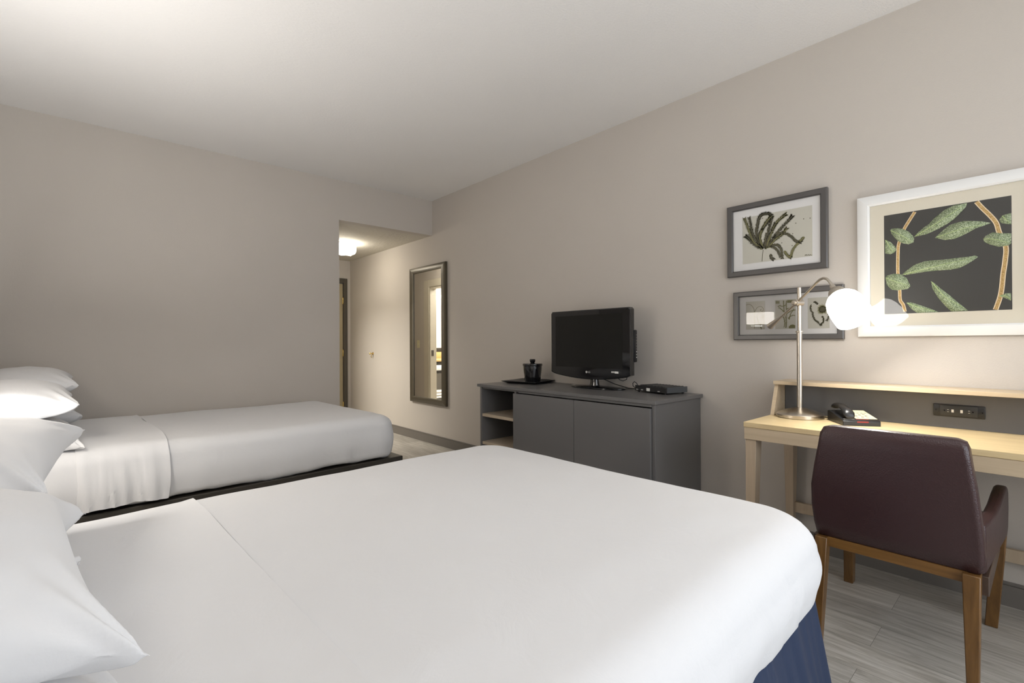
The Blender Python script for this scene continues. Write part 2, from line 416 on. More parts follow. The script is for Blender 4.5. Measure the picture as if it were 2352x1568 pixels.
t = thing('wall_door_stop', 'small brass wall bumper on the hall wall left of the mirror', 'door stop', (XR, 6.157, 1.0))
m = MB(); m.lathe([(.018, 0), (.018, .004), (.007, .008), (.007, .035), (.013, .037), (.014, .05), (.009, .055)], (XR, 6.157, 1.0), 16, (-1, 0, 0)); m.build('bumper', M_brass, t)
m = MB(); m.tube([(XR-.012, 6.157, .99), (XR-.025, 6.157, .972), (XR-.030, 6.157, .955), (XR-.018, 6.157, .945)], .005, 8); m.build('hook', M_brass, t)

# sconce between the beds on the head wall (it shows as a reflection in the lower picture)
t = thing('wall_sconce', 'rectangular linen shade wall sconce between the beds, reflected in the lower small picture', 'wall light', (XH, 2.40, 1.42))
m = MB(); m.box((XH, 2.33, 1.30), (XH+.02, 2.47, 1.44), .004); m.build('backplate', M_steel, t)
m = MB(); m.tube([(XH+.02, 2.40, 1.34), (XH+.08, 2.40, 1.34), (XH+.09, 2.40, 1.38)], .008, 8); m.build('arm', M_steel, t)
m = MB(); m.box((XH+.03, 2.255, 1.355), (XH+.15, 2.545, 1.50), .01); m.build('lamp_shade', M_sconce, t)

# ---------------------------------------------------------------- long wall mirror
def frame_bars(m, x0, x1, ya, yb, za, zb, w, wz=None):
    """mitred picture frame on the right wall: outer ya..yb, za..zb; bar width w; room side x0, wall side x1"""
    wz = wz or w
    O = [(ya, za), (yb, za), (yb, zb), (ya, zb)]; I = [(ya+w, za+wz), (yb-w, za+wz), (yb-w, zb-wz), (ya+w, zb-wz)]
    bw = .15
    for i in range(4):
        j = (i+1) % 4
        def mixp(k, f): return (O[k][0]*(1-f)+I[k][0]*f, O[k][1]*(1-f)+I[k][1]*f)
        prof = [(0, x1), (0, x0+.004), (bw, x0), (1-bw, x0), (1, x0+.006), (1, x1)]
        r1 = [m.bm.verts.new((x, *mixp(i, f))) for f, x in prof]; r2 = [m.bm.verts.new((x, *mixp(j, f))) for f, x in prof]
        n = len(prof)
        for k in range(n): m.bm.faces.new((r1[k], r1[(k+1) % n], r2[(k+1) % n], r2[k]))
        m.bm.faces.new(r1); m.bm.faces.new(list(reversed(r2)))
t = thing('wall_mirror', 'tall full-length mirror in a dark bronze frame hung on the hall side of the wall', 'mirror', (XR, 4.737, .45))
m = MB(); frame_bars(m, 2.928, 2.958, 4.357, 5.122, .447, 2.022, .088, .066); m.build('frame', M_mirrorframe, t)
m = MB(); m.box((2.940, 4.43, .50), (2.946, 5.05, 1.97)); m.build('mirror_glass', M_mirror, t)

# ---------------------------------------------------------------- pictures
ART = {'leaves':[[(0.517,1.677),(0.511,1.683),(0.489,1.682),(0.467,1.674),(0.445,1.656),(0.43,1.634),(0.426,1.619),(0.429,1.603),(0.448,1.597),(0.467,1.604),(0.483,1.615),(0.498,1.634),(0.512,1.659)],[(0.427,1.628),(0.415,1.645),(0.39,1.668),(0.373,1.679),(0.356,1.7),(0.32,1.733),(0.284,1.749),(0.242,1.749),(0.246,1.733),(0.261,1.715),(0.284,1.688),(0.308,1.669),(0.34,1.651),(0.381,1.634)],[(0.352,1.612),(0.336,1.629),(0.32,1.645),(0.3,1.662),(0.277,1.668),(0.254,1.671),(0.224,1.666),(0.194,1.658),(0.167,1.646),(0.187,1.639),(0.216,1.631),(0.235,1.619),(0.262,1.605),(0.285,1.596),(0.317,1.596)],[(0.192,1.581),(0.185,1.592),(0.162,1.605),(0.14,1.597),(0.106,1.59),(0.107,1.547),(0.116,1.54),(0.144,1.539),(0.173,1.554),(0.189,1.567)],[(0.142,1.655),(0.133,1.671),(0.116,1.676),(0.106,1.677),(0.106,1.629),(0.123,1.634),(0.137,1.64)],[(0.537,1.634),(0.516,1.62),(0.498,1.594),(0.492,1.579),(0.503,1.564),(0.517,1.559),(0.537,1.566)],[(0.475,1.453),(0.455,1.473),(0.424,1.497),(0.39,1.508),(0.366,1.509),(0.321,1.507),(0.282,1.509),(0.239,1.509),(0.217,1.512),(0.208,1.504),(0.221,1.493),(0.243,1.477),(0.27,1.462),(0.301,1.458),(0.341,1.46),(0.382,1.459),(0.425,1.455),(0.459,1.451)],[(0.537,1.446),(0.531,1.456),(0.504,1.463),(0.479,1.458),(0.455,1.437),(0.441,1.397),(0.451,1.384),(0.491,1.38),(0.513,1.386),(0.531,1.411)],[(0.367,1.414),(0.354,1.402),(0.33,1.373),(0.302,1.342),(0.279,1.313),(0.241,1.269),(0.297,1.268),(0.318,1.295),(0.342,1.334),(0.362,1.379)],[(0.458,1.319),(0.438,1.319),(0.404,1.303),(0.367,1.284),(0.34,1.267),(0.417,1.268),(0.436,1.285)],[(0.145,1.327),(0.124,1.337),(0.108,1.336),(0.108,1.304),(0.124,1.315)]],'stems':[[(0.423,1.747),(0.447,1.704),(0.465,1.668),(0.483,1.609),(0.487,1.565),(0.488,1.463),(0.482,1.384),(0.48,1.333),(0.469,1.31),(0.462,1.276)],[(0.212,1.748),(0.194,1.717),(0.168,1.676),(0.151,1.642),(0.142,1.6),(0.123,1.537),(0.125,1.478),(0.131,1.423),(0.136,1.359),(0.142,1.319),(0.155,1.269)]],'fr':[[(1.107,1.672),(1.158,1.723),(1.185,1.8),(1.209,1.87)],[(1.103,1.675),(1.151,1.743),(1.171,1.804),(1.183,1.87)],[(1.123,1.703),(1.142,1.76),(1.136,1.813),(1.126,1.853),(1.109,1.873),(1.076,1.872),(1.059,1.858)],[(1.103,1.675),(1.123,1.739),(1.109,1.786),(1.082,1.831),(1.056,1.854)],[(1.097,1.678),(1.09,1.733),(1.07,1.793),(1.056,1.847)],[(1.107,1.676),(1.137,1.727),(1.123,1.767),(1.089,1.811),(1.066,1.842)],[(1.09,1.67),(1.07,1.73),(1.04,1.802),(1.005,1.836),(0.982,1.849)],[(1.093,1.67),(1.083,1.718),(1.057,1.77),(1.037,1.808)],[(1.083,1.676),(1.05,1.727),(1.008,1.775),(0.967,1.815),(0.951,1.833)],[(1.077,1.675),(1.041,1.715),(1.008,1.737),(0.978,1.77)],[(1.12,1.681),(1.164,1.717),(1.189,1.75),(1.203,1.763)],[(1.05,1.727),(1.018,1.749),(0.98,1.739),(0.955,1.718),(0.931,1.69),(0.907,1.679)],[(0.891,1.707),(0.916,1.684),(0.946,1.648),(0.959,1.61)],[(1.07,1.681),(1.031,1.685),(1.009,1.658),(1.003,1.605)],[(1.064,1.683),(1.034,1.662),(1.012,1.617)],[(0.993,1.645),(0.974,1.615),(0.959,1.604)],[(1.064,1.638),(1.061,1.617),(1.048,1.604)]],'stalk':[[(1.105,1.669),(1.108,1.637),(1.111,1.602)]],'dots':[(1.107,1.851),(0.894,1.806),(0.863,1.804),(0.949,1.734),(0.952,1.669),(1.005,1.692),(0.933,1.79)],'sig':[[(0.891,1.603),(0.886,1.609),(0.884,1.603),(0.88,1.609),(0.877,1.603),(0.871,1.609),(0.869,1.602),(0.862,1.607),(0.86,1.602),(0.854,1.604)]],'a1':[[(1.202,1.353),(1.187,1.357),(1.171,1.348),(1.159,1.328),(1.155,1.3),(1.154,1.265),(1.157,1.211)],[(1.155,1.309),(1.141,1.333),(1.126,1.34),(1.111,1.335),(1.105,1.319),(1.114,1.312),(1.123,1.32),(1.114,1.324)],[(1.127,1.239),(1.138,1.264),(1.14,1.286),(1.129,1.302),(1.114,1.299),(1.107,1.285),(1.112,1.269)],[(1.124,1.242),(1.119,1.214),(1.115,1.209)],[(1.166,1.231),(1.157,1.233),(1.148,1.228)]],'a2':[[(0.998,1.366),(0.997,1.331),(0.994,1.301),(0.987,1.258),(0.986,1.212)],[(0.983,1.365),(0.984,1.318),(0.982,1.276),(0.984,1.216)],[(1.028,1.333),(1.016,1.338),(0.997,1.333),(0.986,1.343)],[(0.983,1.318),(0.967,1.323),(0.947,1.343)],[(0.975,1.264),(0.959,1.278),(0.94,1.28)],[(0.97,1.258),(0.961,1.29),(0.945,1.316)],[(0.994,1.301),(1.011,1.32),(1.022,1.327)],[(0.983,1.291),(0.961,1.305),(0.939,1.31)],[(1.0,1.277),(0.992,1.246),(0.995,1.216)]],'a2b':[[(1.039,1.366),(1.019,1.364),(1.019,1.35),(1.039,1.351)],[(0.979,1.367),(0.939,1.365),(0.939,1.351),(0.98,1.352)],[(0.973,1.216),(0.964,1.227),(0.951,1.23),(0.939,1.225),(0.94,1.209),(0.97,1.209)]],'rect':[[(1.203,1.372),(1.098,1.367),(1.099,1.207),(1.204,1.208)],[(1.041,1.371),(0.937,1.367),(0.938,1.206),(1.042,1.209)],[(0.876,1.371),(0.775,1.366),(0.776,1.205),(0.877,1.207)]],'cen':[[(0.807,1.306),(0.79,1.305)]],'sprig':[[(0.86,1.335),(0.863,1.312),(0.853,1.288),(0.851,1.267),(0.841,1.25),(0.828,1.238),(0.815,1.22)],[(0.81,1.271),(0.803,1.257),(0.805,1.24),(0.813,1.226)],[(0.783,1.318),(0.778,1.284),(0.781,1.256),(0.788,1.245)],[(0.85,1.346),(0.84,1.345),(0.83,1.336)]]}
def ribbon(m, pts, wid, x, th=.0006, taper=True):
    """flat stroke printed on a picture lying in the plane x"""
    P = [Vector((x, p[0], p[1])) for p in pts]
    # resample with a spline
    Q = []
    for i in range(len(P)-1):
        p0 = P[max(i-1, 0)]; p1 = P[i]; p2 = P[i+1]; p3 = P[min(i+2, len(P)-1)]
        for k in range(6):
            t_ = k/6; Q.append(.5*((2*p1)+(p2-p0)*t_+(2*p0-5*p1+4*p2-p3)*t_*t_+(3*p1-p0-3*p2+p3)*t_**3))
    Q.append(P[-1]); n = len(Q); a = []; b = []
    for i in range(n):
        d_ = (Q[min(i+1, n-1)]-Q[max(i-1, 0)]); d_ = Vector((0, d_.y, d_.z)).normalized(); s_ = Vector((0, -d_.z, d_.y))
        w_ = wid*(1-.6*i/n if taper else 1)/2
        a.append(Q[i]+s_*w_); b.append(Q[i]-s_*w_)
    va = [m.bm.verts.new(p) for p in a]; vb = [m.bm.verts.new(p) for p in b]
    vc = [m.bm.verts.new(p+Vector((-th, 0, 0))) for p in a]; vd = [m.bm.verts.new(p+Vector((-th, 0, 0))) for p in b]
    for i in range(n-1):
        m.bm.faces.new((vc[i], vc[i+1], vd[i+1], vd[i])); m.bm.faces.new((va[i], vb[i], vb[i+1], va[i+1]))
        m.bm.faces.new((va[i], va[i+1], vc[i+1], vc[i])); m.bm.faces.new((vb[i], vd[i], vd[i+1], vb[i+1]))
    return Q
def hairs(m, Q, length, x, rnd, n=3, w=.0011):
    for i in range(1, len(Q)):
        for k in range(n):
            a = rnd.uniform(0, 2*pi); d_ = (Q[i]-Q[i-1]).normalized()
            s_ = Vector((0, -d_.z, d_.y))*rnd.choice((-1, 1)); e = (s_*.8+d_*.7+Vector((0, cos(a), sin(a)))*.25).normalized()
            L_ = length*rnd.uniform(.4, 1); p = Q[i]+(Q[i-1]-Q[i])*rnd.random(); q = p+e*L_; pp = Vector((0, -e.z, e.y))*w
            vs = [m.bm.verts.new(v) for v in (p+pp, q, p-pp)]
            for v in vs: v.co.x = x
            m.bm.faces.new(vs)
def pic(name, label, ya, yb, za, zb, w, fm, mm, group=None):
    t = thing(name, label, 'picture', (XR, (ya+yb)/2, za), 0, group)
    m = MB(); frame_bars(m, 2.930, 2.958, ya, yb, za, zb, w); m.build('frame', fm, t)
    m = MB(); m.box((2.9465, ya+w*.9, za+w*.9), (2.950, yb-w*.9, zb-w*.9)); m.build('mat_board', mm, t)
    return t
def pglass(t, ya, yb, za, zb, w):
    m = MB()
    vs = [m.bm.verts.new(p) for p in ((2.9385, ya+w*.95, za+w*.95), (2.9385, yb-w*.95, za+w*.95), (2.9385, yb-w*.95, zb-w*.95), (2.9385, ya+w*.95, zb-w*.95))]
    m.bm.faces.new(vs); return m.build('glass_pane', M_glass, t)
rnd = random.Random(4)
X1 = 2.9462
t = pic('framed_picture', 'dark framed print of feathery sepia plant fronds, upper of the two small pictures', .779, 1.308, 1.524, 1.952, .033, M_picdark, M_matw)
m = MB(); m.box((2.9456, .853, 1.598), (2.9464, 1.221, 1.873)); pr = m.build('art_print', M_paper, t)
for k, q in enumerate(ART['fr']):
    m = MB(); Q = ribbon(m, q, .0085, 2.9454, taper=(k < 11)); hairs(m, Q, .020 if k < 11 else .015, 2.9450, rnd, 26, .0011)
    m.build('plant_frond', M_ink if k % 3 else M_ink2, pr)
m = MB(); ribbon(m, ART['stalk'][0], .0025, 2.9454, taper=False); m.build('plant_stalk', M_ink, pr)
for q in ART['dots']:
    m = MB(); m.lathe([(.0028, 0), (.0028, .0005)], (2.9450, q[0], q[1]), 8, (1, 0, 0)); m.build('ink_speck', M_ink, pr)
m = MB(); ribbon(m, ART['sig'][0], .0016, 2.9454, taper=False); m.build('signature', M_ink, pr)
pglass(t, .779, 1.308, 1.524, 1.952, .033)

t = pic('framed_picture', 'wide dark framed trio of botanical prints behind the lamp, lower of the two small pictures', .709, 1.272, 1.146, 1.431, .030, M_picdark, M_matw)
def art_card(poly, mt):
    ys = [p[0] for p in poly]; zs = [p[1] for p in poly]
    m = MB(); m.box((2.9456, min(ys), min(zs)), (2.9464, max(ys), max(zs))); return m.build('art_print', mt, t)
cA, cB, cC = [art_card(p, M_paper) for p in ART['rect']]
for q in ART['a1'][:4]:
    m = MB(); ribbon(m, q, .0028 if q is not ART['a1'][3] else .006, 2.9454, taper=False); m.build('tendril', M_ink3, cA)
m = MB()
for q in ART['a2']: Q = ribbon(m, q, .005, 2.9454); hairs(m, Q, .010, 2.9450, rnd, 2)
m.build('branches', M_ink2, cB)
for q in ART['a2b']:
    m = MB(); m.prism([(2.9453, p[0], p[1]) for p in q], (-.0004, 0, 0)); m.build('dark_block', M_ink2, cB)
cy, cz = ART['cen'][0][0]
m = MB(); m.lathe([(.0135, 0), (.0135, .0005)], (2.9448, cy, cz), 24, (1, 0, 0)); m.build('flower_centre', M_ink, cC)
m = MB()
for k in range(34):
    a = 2*pi*k/34+rnd.uniform(-.05, .05); e = Vector((0, cos(a), sin(a))); s_ = Vector((0, -sin(a), cos(a)))*.0032
    c_ = Vector((2.9452, cy, cz)); L_ = rnd.uniform(.024, .034)
    q1, q2 = c_+e*.012-s_, c_+e*.012+s_; q3 = c_+e*L_
    if q3.y < .778: q3.y = .778
    m.bm.faces.new([m.bm.verts.new(v) for v in (q1, q2, q3)])
m.build('flower_petals', M_ink2, cC)
m = MB()
for q in ART['sprig']: Q = ribbon(m, q, .004, 2.9454); hairs(m, Q, .011, 2.9450, rnd, 3, .0022)
m.build('leaf_sprigs', M_ink, cC)
pglass(t, .709, 1.272, 1.146, 1.431, .030)

t = pic('framed_picture', 'large white framed print of green willow leaves on near-black, right of the desk lamp', -.003, .648, 1.158, 1.858, .051, M_picwhite, M_matc)
m = MB(); m.box((2.9456, .105, 1.267), (2.9464, .5405, 1.7515)); pr = m.build('art_print', M_artdark, t)
for k, q in enumerate(ART['stems']):
    q = [(y, min(max(z, 1.268), 1.7505)) for y, z in q]
    m = MB(); ribbon(m, q, .017 if k else .013, 2.9455, taper=False); sw = m.build('plant_stem', M_stemw, pr)
    m = MB(); ribbon(m, q, .011 if k else .0085, 2.9452, taper=False); m.build('plant_stem_core', M_stemc, pr)
for q in ART['leaves']:
    q = [(min(max(y, .1055), .540), min(max(z, 1.268), 1.7505)) for y, z in q]
    m = MB(); m.prism([(2.9449, y, z) for y, z in q], (-.0004, 0, 0)); lf = m.build('leaf', M_leaf, pr, angle=180)
    far = max(((a, b) for a in q for b in q), key=lambda ab: (ab[0][0]-ab[1][0])**2+(ab[0][1]-ab[1][1])**2)
    c_ = (sum(p[0] for p in q)/len(q), sum(p[1] for p in q)/len(q))
    m = MB(); a, b = far; ribbon(m, [(a[0]*.93+c_[0]*.07, a[1]*.93+c_[1]*.07), c_, (b[0]*.8+c_[0]*.2, b[1]*.8+c_[1]*.2)], .0026, 2.9444); m.build('leaf_vein', M_vein, pr)
pglass(t, -.003, .648, 1.158, 1.858, .051)

# ---------------------------------------------------------------- media console
t = thing('media_console', 'low charcoal media console with two doors and an open shelf bay', 'cabinet', (2.69, 2.29, 0))
m = MB(); m.box((2.402, 1.478, .781), (2.955, 3.118, .803), .0015, 1); m.build('top', M_grey, t)
for y in (1.492, 3.078):
    m = MB(); m.box((2.42, y, .0), (2.95, y+.022, .781), .001, 1); m.build('side_panel', M_grey, t)
m = MB(); m.box((2.425, 2.668, .06), (2.93, 2.688, .781)); m.build('divider', M_grey, t)
m = MB(); m.box((2.934, 1.514, .05), (2.948, 3.078, .781)); m.build('back_panel', M_grey, t)
m = MB(); m.box((2.44, 1.514, 0), (2.46, 3.078, .058)); m.build('plinth', M_grey, t)
m = MB(); m.box((2.416, 1.514, .763), (2.43, 2.635, .779), .001, 1); m.build('finger_rail', M_grey, t)
m = MB(); m.box((2.43, 2.64, .765), (2.45, 3.078, .781), .001, 1); m.build('bay_rail', M_grey, t)
for ya, yb in ((1.5145, 2.084), (2.087, 2.682)):
    m = MB(); m.box((2.404, ya, .065), (2.424, yb, .757), .0012, 1); m.build('door', M_grey, t)
for z in (.06, .315, .541):
    m = MB(); m.box((2.425, 2.688, z-.0), (2.93, 3.078, z+.024), .001, 1); m.build('shelf', M_shelf, t)

# television
t = thing('television', 'black flat screen television on a glossy oval stand on the console', 'television', (2.80, 2.232, .803))
TY0, TY1 = 1.868, 2.598
m = MB()
N_ = 24; out = []
for k in range(N_+1):
    s = k/N_; y = TY0+(TY1-TY0)*s; out.append((y, .905-.036*sin(pi*s)**.8 if 0 < s < 1 else .912))
def shell(x, ins):
    pts = [(x, y if 0 < i < N_ else y+(ins if i == 0 else -ins), z+ins) for i, (y, z) in enumerate(out)]
    pts += [(x, TY1-ins, 1.360-ins), (x, TY1-.012-ins, 1.373-ins), (x, TY0+.012+ins, 1.373-ins), (x, TY0+ins, 1.360-ins)]
    return pts
m.rings([shell(2.733, .006), shell(2.737, .0), shell(2.775, .0), shell(2.785, .012)]); m.build('bezel', M_gloss, t, angle=25)
m = MB(); m.box((2.7318, 1.934, .953), (2.7335, 2.548, 1.335)); m.build('screen', M_screen, t)
m = MB(); m.box((2.784, 1.91, .94), (2.84, 2.56, 1.33), .02, 3); m.box((2.775, 1.858, 1.0), (2.80, 1.90, 1.22), .008); m.build('rear_housing', M_black, t)
for k in range(9):
    m = MB(); m.box((2.783, 1.8565, 1.03+k*.019), (2.792, 1.859, 1.037+k*.019)); m.build('side_button', M_silver if k in (0, 1, 2) else M_base, t)
m = MB(); m.lathe([(.03, 0), (.027, .02), (.024, .045), (.028, .09)], (2.80, 2.225, .822), 24, sx=1, sy=1.3); m.build('stand_neck', M_gloss, t)
m = MB(); m.lathe([(.97, 0), (1, .004), (1, .009), (.93, .014), (.25, .019), (.14, .021)], (2.80, 2.20, .803), 48, sx=.105, sy=.235); m.build('stand_base', M_gloss, t)
ML = Matrix.Translation((-.0675, 0, 0))
def face_tv(y, z, x=2.7325):  # text frame on the screen side: text x -> -y, text y -> z, normal -> -x
    return Matrix(((0, 0, -1, x-2.80), (-1, 0, 0, y-2.232), (0, 1, 0, z-.803), (0, 0, 0, 1)))
text_mesh('LG', .019, face_tv(2.222, .921), 'logo_lettering', M_silver, t, .0003)
m = MB(); m.lathe([(.0085, 0), (.0085, .0006)], (2.7322, 2.246, .921), 24, (1, 0, 0)); m.build('logo_disc', M_silver, t)
m = MB(); m.box((2.7318, 1.966, .921), (2.7328, 1.997, .935)); m.build('white_sticker', M_whitep, t)
m = MB(); m.box((2.7318, 1.999, .924), (2.7328, 2.026, .935)); m.build('grey_sticker', M_silver, t)
m = MB(); m.tube([(2.79, 2.02, .905), (2.79, 2.0, .875), (2.79, 1.97, .868), (2.79, 1.94, .88), (2.79, 1.93, .915)], .0025, 8); m.build('power_cable', M_black, t)
m = MB(); m.tube([(2.83, 2.20, .88), (2.85, 2.16, .86), (2.87, 2.10, .835), (2.90, 2.0, .808), (2.92, 1.9, .807)], .003, 8); m.build('signal_cable', M_black, t)

# ice bucket on its tray
TRX, TRY, TRR = 2.775, 2.895, radians(14)
t = thing('serving_tray', 'square black tray with flared rim under the ice bucket', 'tray', (TRX, TRY, .803), TRR)
m = MB(); h = .125; H = .165
m.rings([[(-h, -h, 0), (h, -h, 0), (h, h, 0), (-h, h, 0)], [(-H, -H, .018), (H, -H, .018), (H, H, .018), (-H, H, .018)],
         [(-H, -H, .021), (H, -H, .021), (H, H, .021), (-H, H, .021)], [(-h+.004, -h+.004, .006), (h-.004, -h+.004, .006), (h-.004, h-.004, .006), (-h+.004, h-.004, .006)]])
m.build('tray_dish', M_black, t, world=False)
t = thing('ice_bucket', 'black lidded ice bucket standing on the square tray', 'ice bucket', (2.76, 2.835, .8095))
def sq(r, z, p=3.2, n=40):
    o = []
    for k in range(n):
        a = 2*pi*k/n+radians(14); c, s = cos(a), sin(a); o.append((abs(c)**(2/p)*r*(1 if c > 0 else -1), abs(s)**(2/p)*r*(1 if s > 0 else -1), z))
    return o
m = MB(); m.rings([sq(.053, 0, 3), sq(.057, .004, 3), sq(.063, .05, 2.6), sq(.073, .10, 2.2), sq(.077, .13, 2), sq(.0775, .142, 2)]); m.build('bucket_body', M_gloss, t, world=False, angle=60)
m = MB(); m.rings([sq(.080, .136, 2), sq(.082, .140, 2), sq(.082, .152, 2), sq(.078, .156, 2), sq(.03, .160, 2), sq(.01, .161, 2)]); m.build('lid', M_gloss, t, world=False, angle=40)
m = MB(); m.rings([sq(.014, .160, 2.6), sq(.020, .172, 3), sq(.022, .186, 3), sq(.016, .192, 3)]); m.build('lid_knob', M_gloss, t, world=False, angle=40)

# cable box
SR = radians(-12)
t = thing('cable_box', 'small black ribbed cable receiver box on the right end of the console', 'receiver', (2.73, 1.605, .803), SR)
bx0, bx1, by0, by1 = 0, .19, 0, .27
m = MB(); m.box((bx0, by0, .008), (bx1, by1, .040), .003, 2); m.box((bx0-.002, by0-.002, .008), (bx0+.01, by1, .044), .002, 1); m.build('casing', M_black, t, world=False)
m = MB()
for k in range(9): m.box((.022, .02+k*.027, .040), (bx1-.004, .034+k*.027, .047), .003, 1)
m.build('vent_ribs', M_black, t, world=False)
m = MB(); m.box((.006, -.004, .009), (bx1, .0, .046), .001, 1); m.build('end_cap', mat('grey_plastic_trim', (.06, .065, .07), .35), t, world=False)
m = MB(); m.box((-.004, .135, .012), (-.001, .165, .032), .001, 1); m.build('sticker', M_whitep, t, world=False)
for y in (.05, .195, .24):
    m = MB(); m.box((-.0035, y, .014), (-.0015, y+.018, .020)); m.build('front_mark', M_silver, t, world=False)
for x, y in ((.015, .02), (.015, .25), (.175, .02), (.175, .25)):
    m = MB(); m.lathe([(.007, 0), (.008, .009)], (x, y, 0), 12); m.build('foot', M_black, t, world=False)
m = MB(); m.tube([(.02, .268, .02), (.015, .285, .022), (.012, .302, .034), (.012, .305, .052), (.015, .293, .064), (.02, .278, .055), (.03, .272, .035)], .003, 8); m.build('antenna_lead', M_black, t, world=False)

# ---------------------------------------------------------------- desk
DY0, DY1, DX = -.56, .99, 2.385
t = thing('writing_desk', 'light oak writing desk with slate back panel and low hutch ledge', 'desk', (2.66, .215, 0))
m = MB(); m.box((DX, DY0, .724), (2.952, DY1, .748), .0015, 1); m.build('desktop', M_oak, t)
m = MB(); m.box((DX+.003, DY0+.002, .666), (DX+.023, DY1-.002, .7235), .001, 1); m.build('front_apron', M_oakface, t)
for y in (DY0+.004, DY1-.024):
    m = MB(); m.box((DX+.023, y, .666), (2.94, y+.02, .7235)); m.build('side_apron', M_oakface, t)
def leg(x0, x1, y0, y1, ztop, x2, x3, y2, y3, name='leg', mt=None, par=None, z0=0):
    m = MB(); m.rings([[(x2, y2, z0), (x3, y2, z0), (x3, y3, z0), (x2, y3, z0)], [(x0, y0, ztop), (x1, y0, ztop), (x1, y1, ztop), (x0, y1, ztop)]])
    return m.build(name, mt or M_oakz, par or t, bevel=.0015)
for ya, yb, s in ((.937, .986, 1), (DY0+.004, DY0+.053, -1)):
    yo = (yb if s > 0 else ya)
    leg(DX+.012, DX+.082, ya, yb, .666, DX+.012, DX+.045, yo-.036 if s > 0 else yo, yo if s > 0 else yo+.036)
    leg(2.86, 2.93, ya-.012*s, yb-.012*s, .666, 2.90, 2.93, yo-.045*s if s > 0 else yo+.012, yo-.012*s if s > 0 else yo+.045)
m = MB(); m.box((2.905, DY0+.05, .203), (2.925, .94, .258), .001, 1); m.build('rear_stretcher', M_oakz, t)
m = MB(); m.box((2.872, DY0+.02, .7485), (2.886, DY1-.022, .905)); m.build('back_panel', M_panelgrey, t)
for y in (DY1-.020, DY0+.002):
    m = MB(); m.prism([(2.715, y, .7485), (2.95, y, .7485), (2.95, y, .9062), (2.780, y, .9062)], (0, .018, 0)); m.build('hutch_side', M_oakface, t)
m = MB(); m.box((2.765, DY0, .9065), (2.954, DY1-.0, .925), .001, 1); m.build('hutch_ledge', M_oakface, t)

t = thing('power_outlet', 'black recessed outlet strip with two white ports on the desk back panel', 'outlet', (2.872, .268, .826))
m = MB(); m.box((2.865, .184, .799), (2.872, .352, .853), .003, 2); m.build('faceplate', M_black, t)
m = MB(); m.box((2.862, .207, .803), (2.8655, .329, .849), .0017, 2); m.build('socket_panel', mat('dark_plastic', (.03, .03, .03), .35), t)
for y in (.287, .258):
    m = MB(); m.box((2.8612, y-.004, .819), (2.8622, y+.004, .832)); m.build('usb_port', M_whitep, t)
for y, s in ((.314, 1), (.222, -1)):
    m = MB(); m.box((2.8612, y-.003-.012*s, .829), (2.8622, y+.003-.012*s, .831)); m.box((2.8612, y-.003-.012*s, .820), (2.8622, y+.003-.012*s, .822)); m.build('socket_slot', M_silver, t)
    m = MB(); m.lathe([(.003, 0), (.003, .0012)], (2.861, y, .826), 12, (1, 0, 0)); m.build('earth_hole', M_gloss, t)
for y in (.193, .343):
    m = MB(); m.lathe([(.0022, 0), (.0022, .001)], (2.8643, y, .826), 10, (1, 0, 0)); m.build('screw', M_gloss, t)

# desk lamp
LX, LY, LZ = 2.735, .853, .748
t = thing('desk_lamp', 'brushed nickel adjustable desk lamp with a lit white glass shade', 'lamp', (LX, LY, LZ))
m = MB(); m.lathe([(.104, 0), (.107, .004), (.107, .018), (.100, .024), (.07, .036), (.04, .046), (.018, .052)], (LX, LY, LZ), 64); m.build('base', M_steel, t, angle=30)
m = MB(); m.lathe([(.0125, .05), (.0125, .432), (.017, .434), (.017, .441), (.0125, .443)], (LX, LY, LZ), 24); m.build('lower_pole', M_steel, t)
m = MB(); m.lathe([(.0092, .443), (.0092, .662), (.007, .665)], (LX, LY, LZ), 20); m.build('upper_pole', M_steel, t)
dd = Vector((-.526, -.85, 0)); P0 = Vector((LX, LY, 0))
def lp(s, z, off=0): return P0+dd*s+Vector((0, 0, z))+Vector((-.85, .526, 0))*off
off = .016
m = MB(); m.lathe([(.012, -.022), (.017, -.02), (.017, .02), (.012, .022)], lp(0, 1.333, .004), 20, (-.85, .526, 0)); m.lathe([(.004, 0), (.012, .002), (.012, .012), (.008, .015)], lp(.0, 1.333, off+.008), 16, (-.85, .526, 0)); m.build('pivot_knob', M_steel, t)
pts = [lp(-.19, 1.222, off), lp(-.10, 1.272, off), lp(0, 1.332, off), lp(.08, 1.385, off), lp(.125, 1.417, off), lp(.15, 1.432, off), (lp(.170, 1.436, off)), lp(.19, 1.430, off), lp(.208, 1.412, off), lp(.228, 1.385, off), lp(.246, 1.360, off)]
m = MB(); m.tube(pts, .0062, 12); m.build('swing_arm', M_steel, t)
a0, a1 = lp(-.198, 1.217, off), lp(-.11, 1.266, off); ax = (a1-a0); L_ = ax.length
m = MB(); m.lathe([(.012, 0), (.0175, .004), (.0165, .02), (.011, L_*.6), (.0065, L_)], a0, 20, ax); m.build('counterweight', M_steel, t)
n0, n1 = lp(.236, 1.372, off), lp(.345, 1.228, off); ax = (n1-n0).normalized()
m = MB(); m.lathe([(.010, -.03), (.013, -.012), (.028, 0), (.035, .012), (.040, .03), (.036, .036)], n0, 28, ax); m.build('socket_cap', M_steel, t)
m = MB(); m.lathe([(.036, .030), (.052, .040), (.066, .058), (.0745, .085), (.077, .115), (.0765, .150), (.075, .176), (.071, .172), (.069, .12), (.05, .07)], n0, 48, ax); m.build('lamp_shade', M_shade, t, angle=60)
lb = light('desk_lamp_bulb', 'AREA', n0+ax*.165, 5, (1, .95, .87), .10); lb.data.shape = 'DISK'; lb.rotation_euler = (-ax).to_track_quat('Z', 'Y').to_euler(); lb.parent = t; lb.location = n0+ax*.165-Vector((LX, LY, LZ))

